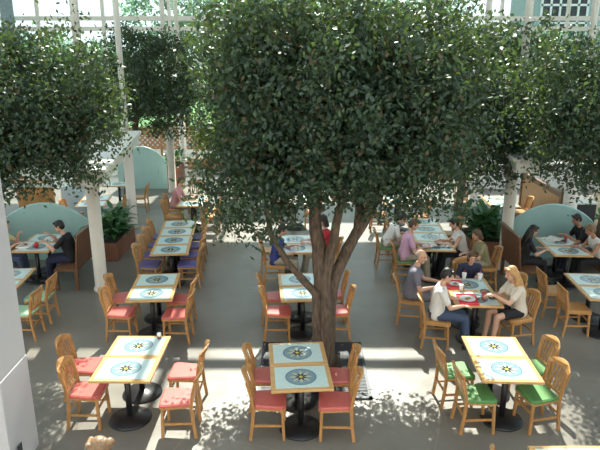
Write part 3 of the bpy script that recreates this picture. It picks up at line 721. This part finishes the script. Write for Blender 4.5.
def person(label, loc, rz, top, legs, hair, hs='short', skin='skin', lean=12, female=False, sc=1.0, hands=((.12, .42, .80), (-.12, .42, .80)), turn=0, nod=10, pants='long', tank=False, fine=True, seat=.485, feet=(.50, .48), group=None, extra=None):
    t = thing('person', label, 'person', loc, rz, group); t.scale = (sc, sc, sc)
    seat /= sc
    P0 = Vector((0, -.02, seat + .085)); RL = Matrix.Rotation(-R(lean), 3, 'X')
    up = RL @ Vector((0, 0, 1)); fw = RL @ Vector((0, 1, 0)); X = Vector((1, 0, 0))
    sw = .165 if female else .19
    C_ = P0 + up*.27 ; Nk = P0 + up*.49; k = .92 if female else 1.0
    sh = {s: Nk + X*s*sw - up*.055 for s in (1, -1)}
    RH_ = RL @ Matrix.Rotation(R(turn), 3, 'Z') @ Matrix.Rotation(-R(nod) + R(lean)*.6, 3, 'X')
    hc = Nk + up*.09 + RH_ @ Vector((0, .025, .115))
    def h(x, y, z): return hc + RH_ @ Vector((x, y, z))
    vox = .006 if fine else .010
    body = MB()
    def torso(m, g):
        for s in (1, -1):
            m.capsule(P0 + X*s*.06, P0 + up*.16 + X*s*.05, .115*k + g, .105*k + g); m.capsule(P0 + up*.16 + X*s*.05, C_ + up*.10 + X*s*.07, .105*k + g, .108 + g)
            m.capsule(C_ + up*.12 + X*s*.06, sh[s] - X*s*.02, .10 + g, .052 + g)
            if female: m.ell(C_ + up*.07 + X*s*.075 + fw*.085, (.06 + g, .055 + g, .06 + g))
        m.capsule(Nk - up*.07, Nk - up*.02, .075 + g, .05 + g)
    torso(body, 0)
    body.capsule(Nk - up*.03, Nk + up*.07 + fw*.01, .052*k, .048*k)
    # head with face
    skull = RH_
    body.ell(h(0, -.012, .025), (.076, .092, .092), skull); body.ell(h(0, .028, -.045), (.058, .062, .07), skull); body.ell(h(0, .065, -.093), (.026, .022, .02), skull)
    body.capsule(h(0, .088, .02), h(0, .106, -.018), .010, .015, 8, 3); body.capsule(h(-.04, .074, .032), h(.04, .074, .032), .012, .012, 8, 3)
    for s in (1, -1):
        body.ell(h(s*.077, -.01, 0), (.012, .022, .034), skull); body.ell(h(s*.038, .06, -.02), (.022, .02, .02), skull)
    # legs
    hip = {s: P0 + X*s*.085 + Vector((0, .02, -.005)) for s in (1, -1)}
    knee = {1: Vector((.115, .44, seat + .045)), -1: Vector((-.115, .43, seat + .045))}
    ank = {1: Vector((.11, feet[0], .085)), -1: Vector((-.11, feet[1], .085))}
    for s in (1, -1):
        body.capsule(hip[s], knee[s], .082*k, .058*k); body.capsule(knee[s], (knee[s] + ank[s])/2 + Vector((0, -.012, .03)), .056*k, .052*k)
        body.capsule((knee[s] + ank[s])/2 + Vector((0, -.012, .03)), ank[s], .052*k, .036); body.capsule(ank[s] + Vector((0, -.02, -.045)), ank[s] + Vector((s*.02, .15, -.053)), .036, .026)
    # arms and hands
    el, wr = {}, {}
    for s, tgt in zip((1, -1), hands):
        el[s], wr[s] = ik(sh[s], Vector(tgt), .285, .25, Vector((s*.55, -.25, -1)))
        body.capsule(sh[s], el[s], .047*k, .038*k); body.capsule(el[s], el[s].lerp(wr[s], .35), .038*k, .038*k); body.capsule(el[s].lerp(wr[s], .35), wr[s], .038*k, .026*k)
        d = (wr[s] - el[s]).normalized(); d = (d + Vector((0, .35, -.1))).normalized(); sd = d.cross(Vector((0, 0, 1))).normalized()*s; nd = sd.cross(d)*s
        if nd.z > 0: nd = -nd
        for q in (-.024, -.008, .008, .024): body.capsule(wr[s] + d*.015 + sd*q*.6, wr[s] + d*.085 + sd*q*1.25, .013, .0115, 8, 3)
        for q, ln in ((-.027, .062), (-.009, .078), (.009, .083), (.027, .074)):
            a = wr[s] + d*.088 + sd*q*1.25; d1 = (d + nd*.45 + sd*q*3).normalized(); d2 = (d*.5 + nd*.9).normalized()
            b = a + d1*ln*.55; body.capsule(a, b, .0095, .0088, 8, 3); body.capsule(b, b + d2*ln*.5, .0088, .0075, 8, 3)
        a = wr[s] + d*.03 - sd*.026*-1; b = a + (d*.7 + sd*.75).normalized()*.045; body.capsule(a, b, .0125, .011, 8, 3); body.capsule(b, b + (d + nd*.5).normalized()*.035, .011, .009, 8, 3)
    bo = fuse(body, 'body', skin, t, vox, 2)
    # face details
    for s in (1, -1): MB().ell(h(s*.032, .0745, .012), (.011, .007, .007), skull).build('eye', 'eye', bo, True)
    MB().ell(h(0, .0885, -.052), (.022, .007, .007), skull).build('mouth', 'lip', bo, True)
    # clothes
    g = .013; cv = .011
    m = MB(); torso(m, g)
    if not tank:
        for s in (1, -1): m.capsule(sh[s], sh[s].lerp(el[s], .62), .047*k + g, .045*k + g)
    fuse(m, 'shirt' if not tank else 'tank_top', top, t, cv, 3)
    m = MB()
    for s in (1, -1):
        m.capsule(P0 + X*s*.06 - up*.0, hip[s], .118*k + g, .09*k + g)
        if pants == 'long':
            m.capsule(hip[s], knee[s], .084*k + g, .060*k + g); m.capsule(knee[s], ank[s] + Vector((0, 0, .02)), .060*k + g, .044 + g)
        else: m.capsule(hip[s], hip[s].lerp(knee[s], .62), .084*k + g, .074*k + g)
    fuse(m, 'trousers' if pants == 'long' else 'shorts', legs, t, cv, 3)
    for s in (1, -1):
        m = MB().capsule(ank[s] + Vector((0, -.025, -.042)), ank[s] + Vector((s*.02, .16, -.05)), .043, .034); m.box(ank[s] + Vector((s*.01, .065, -.078)), (.085, .27, .014))
        m.build('shoe', 'shoe', t, True)
    # hair
    m = MB()
    if hs == 'fringe':                                            # balding: hair round the sides and back
        m.ell(h(0, -.038, .012), (.083, .078, .06), skull)
    else:
        m.ell(h(0, -.022, .045), (.085, .094, .088), skull); m.ell(h(0, -.055, .0), (.078, .06, .085), skull)
        for s in (1, -1): m.ell(h(s*.066, .0, .03), (.022, .05, .05), skull)
        m.capsule(h(-.05, .052, .092), h(.05, .052, .092), .028, .028)
    if hs == 'long':
        for s in (1, -1):
            m.capsule(h(s*.062, -.035, .0), h(s*.078, -.03, -.16) , .036, .04); m.capsule(h(s*.078, -.03, -.16), Nk + X*s*.09 + fw*.08 - up*.25, .042, .03)
        for q in (-.05, 0, .05): m.capsule(h(q, -.07, .0), Nk + X*q*1.5 - fw*.11 - up*.22, .045, .04)
    if hs == 'medium':
        for s in (1, -1): m.capsule(h(s*.07, -.03, .0), h(s*.07, -.03, -.1), .032, .03)
        for q in (-.04, 0, .04): m.capsule(h(q, -.075, .0), h(q, -.08, -.12), .04, .036)
    if hs == 'bun':
        m.ell(h(0, -.125, .05), (.048, .045, .048), skull); m.capsule(h(0, -.09, .05), h(0, -.12, .05), .04, .04)
    fuse(m, 'hair', hair, t, .009, 2)
    return t
RT = lambda x, y, z: (x, y, z)
person('boy with dark hair, white shirt and jeans, seated before the red trays', (2.22, 8.92, 0), FX - R(6), 'c_white', 'c_jeans', 'h_dark', lean=8, nod=18, sc=.96, hands=((.12, .40, .78), (-.12, .42, .78)))
person('grey haired man in dark grey shirt, seated behind the boy', (1.95, 9.75, 0), FX - R(10), 'c_grey', 'c_grey', 'h_grey', 'fringe', lean=10, nod=10, sc=1.0, turn=-20, hands=((.2, .36, .77), (-.12, .42, .77)), pants='short')
person('woman with long blond hair, cream top and black shorts', (3.55, 9.02, 0), FMX + R(12), 'c_cream', 'c_black', 'h_blond', 'long', lean=14, nod=14, female=True, sc=.98, hands=((.07, .47, .86), (-.07, .47, .90)), pants='short')
person('person with brown hair facing us at the end of the red tray table', (3.08, 10.38, 0), FMY, 'c_navy', 'c_navy', 'h_brown', 'medium', lean=26, nod=4, sc=.84, hands=((.12, .40, .78), (-.12, .40, .9)))
chair('oak', 3.08, 10.38, FMY, 'holding the person facing us at the red tray table', 'chairs of the group with red trays')
person('man in pink shirt and khaki trousers turned towards the newspaper', (2.17, 11.75, 0), FX, 'c_pink', 'c_khaki', 'h_brown', lean=12, nod=10, sc=.97, hands=((.15, .36, .8), (-.1, .42, .8)))
person('person in white shirt with dark hair on the green seat', (1.93, 12.66, 0), FX, 'c_white', 'c_khaki', 'h_dark', lean=30, nod=24, sc=.92, hands=((.12, .42, .8), (-.12, .42, .8)), fine=False)
person('woman in white tank top leaning over the newspaper table', (3.42, 11.98, 0), FMX, 'c_white', 'c_black', 'h_dark', lean=18, nod=18, female=True, sc=.96, tank=True, hands=((.1, .46, .82), (-.12, .46, .82)))
person('woman in yellow top beside the tank topped woman, before the planter', (3.70, 11.36, 0), FMX, 'c_olive', 'c_khaki', 'h_brown', 'medium', lean=18, nod=14, female=True, sc=.88, fine=False)
person('woman with long dark hair in black on the right booth bench', (4.55, 11.6, 0), FX, 'c_black', 'c_black', 'h_dark', 'long', lean=14, nod=12, female=True, sc=.93, seat=.445, hands=((.1, .42, .8), (-.1, .44, .8)))
person('man in black shirt seated by the teal panel at right', (6.18, 12.4, 0), FMX, 'c_black', 'c_navy', 'h_dark', lean=20, nod=14, sc=.97, seat=.445, skin='skin2', hands=((.12, .44, .8), (-.12, .44, .84)))
person('person in white tank top reading at the right booth table', (6.14, 11.62, 0), FMX, 'c_white', 'c_black', 'h_light', lean=22, nod=16, sc=.98, seat=.445, tank=True, skin='skin2', hands=((.1, .48, .8), (-.12, .46, .82)))
person('man in black shirt leaning forward on the left booth bench', (-4.72, 11.75, 0), FMX, 'c_black', 'c_navy', 'h_dark', lean=16, nod=12, sc=1.0, seat=.445, hands=((.08, .42, .98), (-.08, .46, .86)))
person('woman in yellow shirt with short hair at the left booth', (-6.22, 11.8, 0), FX, 'c_yellow', 'c_jeans', 'h_light', 'medium', lean=12, nod=12, female=True, sc=.98, seat=.445, hands=((.1, .40, .84), (-.08, .38, 1.0)))
person('person in blue shirt seated left of the table behind the trunk', (-.50, 11.5, 0), FX, 'c_blue', 'c_khaki', 'h_dark', lean=12, nod=14, sc=.92, hands=((.1, .4, .8), (-.1, .4, .9)))
person('dark haired woman in red top behind the forked trunk', (.58, 11.95, 0), FMX, 'c_red', 'c_khaki', 'h_dark', 'medium', lean=8, nod=10, female=True, sc=1.0)
person('person in rose shirt at the far left tables', (-3.42, 15.95, 0), FX, 'c_rose', 'c_khaki', 'h_brown', lean=16, nod=16, sc=1.0, fine=False)
person('person in pale shirt glimpsed under the centre leaves', (-.66, 15.6, 0), FX, 'c_white', 'c_khaki', 'h_brown', lean=12, nod=12, sc=1.0, fine=False)
person('light brown hair in a bun, only the head showing at the bottom edge', (-1.72, 4.55, 0), FMX, 'c_blue', 'c_navy', 'h_light', 'bun', lean=4, nod=12, female=True, sc=.98, fine=False)

# ------------------------------------------------------------------ things on the tables
TZ = TH + .003
def tray(x, y, rz, mat, label, w=.40, d=.29):
    t = thing('tray', label, 'tray', (x, y, TZ), rz)
    m = MB().box((0, 0, .006), (w, d, .008), bev=.002); m.build('tray_base', mat, t)
    r = MB()
    for s in (1, -1): r.box((s*w/2, 0, .012), (.012, d, .022)); r.box((0, s*d/2, .012), (w, .012, .022))
    r.build('tray_rim', mat, t)
def plate(x, y, z, label, r=.12, food=True, mat='china'):
    t = thing('plate', label, 'plate', (x, y, z))
    MB().lathe([(r*.55, 0), (r*.6, .004), (r, .018), (r*.98, .021), (r*.6, .009), (.001, .008)], 24).build('dish', mat, t, True)
    if food:
        m = MB()
        for k in range(5): m.ell((random.uniform(-.03, .03), random.uniform(-.03, .03), .018), (.03, .025, .014))
        m.build('food', 'foodmix', t, True)
def cup(x, y, z, label, mat='china', r=.036, h=.11, straw=True, lid='china'):
    t = thing('cup', label, 'cup', (x, y, z))
    MB().lathe([(r*.72, 0), (r, h), (r*.9, h), (r*.66, .006)], 18).build('cup_body', mat, t, True)
    ld = MB().lathe([(r*1.06, h - .004), (r*1.06, h + .006), (r*.8, h + .012)], 18).build('lid', lid, t, True)
    if straw: MB().tube([(0, 0, h), (.01, 0, h + .08)], .004, 6).build('straw', 'drink', ld)
tray(2.72, 9.02, R(85), 'plastic_red', 'red plastic tray with white plate, before the boy', .40, .30)
plate(2.72, 9.02, TZ + .011, 'white plate on the red tray before the boy', .13, True)
tray(2.66, 9.66, R(85), 'plastic_red', 'red plastic tray before the grey haired man', .38, .28)
plate(2.68, 9.66, TZ + .011, 'white plate on the rear red tray, before the grey haired man', .10, True)
cup(2.98, 9.02, TZ, 'dark red drink cup beside the plate at the front red tray', 'drink', .036, .12, True, 'drink')
cup(2.90, 9.92, TZ, 'white paper cup with lid, middle of the rear red tray table', 'china', .04, .12)
cup(3.16, 9.86, TZ, 'white paper cup before the person facing us', 'china', .042, .13)
cup(2.72, 9.42, TZ, 'white paper cup between the two red trays', 'china', .036, .1)
plate(3.1, 9.35, TZ, 'black food bowl before the blond woman', .085, True, 'plastic_grey')
plate(3.14, 9.08, TZ, 'small dark dish nearest the blond woman', .07, True, 'plastic_grey')
t = thing('salt_shaker', 'small salt shaker with brown base on the rear left front table', 'shaker', (-1.98, 7.66, TZ))
MB().lathe([(.028, 0), (.028, .045)], 16).build('shaker_base', 'walnut', t, True); MB().lathe([(.028, .045), (.03, .085), (.02, .092)], 16).build('shaker_top', 'china', t, True)
def paper(x, y, z, rz, label, w=.36, d=.26):
    m = MB(); nx = 8
    for s in (-1, 1):
        prev = None
        for k in range(nx + 1):
            u = k/nx; p = (s*u*w/2, .03*math.sin(PI*u)*.9 + .002)
            cur = [m.bm.verts.new((p[0], -d/2, p[1])), m.bm.verts.new((p[0], d/2, p[1])), m.bm.verts.new((p[0], -d/2, p[1] + .004)), m.bm.verts.new((p[0], d/2, p[1] + .004))]
            if prev:
                for a, b in ((0, 1), (2, 3)): m.bm.faces.new((prev[a], prev[b], cur[b], cur[a]))
                for a, b in ((0, 2), (1, 3)): m.bm.faces.new((prev[a], cur[a], cur[b], prev[b]))
            prev = cur
        m.bm.faces.new((prev[0], prev[1], prev[3], prev[2]))
    o = m.build('newspaper', 'paper'); o.location = (x, y, z); o.rotation_euler = (0, 0, rz)
    return tag(o, label, 'newspaper')
tray(2.68, 11.80, R(4), 'plastic_grey', 'dark grey tray on the nearest table of the long right row', .36, .3)
paper(2.68, 11.80, TZ + .012, R(4), 'open newspaper on the dark tray before the pink shirted man', .32, .26)
paper(3.02, 11.82, TZ, R(-8), 'folded newspaper before the woman in the white tank top', .2, .26)
cup(2.95, 12.15, TZ, 'white cup on the long right row, near the newspapers', 'china', .036, .1)
paper(5.42, 12.25, TZ, R(30), 'open newspaper on the right booth table by the teal panel', .42, .32)
tray(5.85, 11.75, R(90), 'plastic_grey', 'dark tray before the white tank topped diner at right', .34, .26)
plate(5.85, 11.75, TZ + .011, 'white plate on the dark tray at the right booth', .1)
cup(5.62, 12.1, TZ, 'red drink cup on the right booth table', 'drink', .036, .11, True, 'drink')
tray(-5.7, 11.85, R(90), 'china', 'white tray before the yellow shirted woman', .34, .26)
plate(-5.7, 11.85, TZ + .011, 'white plate on the white tray at the left booth', .1)
t = thing('paper_cup', 'bright red cup in the middle of the left booth table', 'cup', (-5.42, 11.72, TZ))
MB().lathe([(.035, 0), (.05, .06), (.046, .09), (.02, .1)], 18).build('cup_body', 'plastic_red', t, True); MB().lathe([(.018, .1), (.022, .112)], 12).build('lid', 'plastic_red', t, True)
paper(-5.3, 12.25, TZ, R(10), 'newspaper lying on the rear table of the left booth', .36, .28)
cup(-5.2, 11.75, TZ, 'white cup before the man in black at the left booth', 'china', .036, .1)
plate(-2.98, 16.0, TZ, 'white plate before the person in the rose shirt', .11)
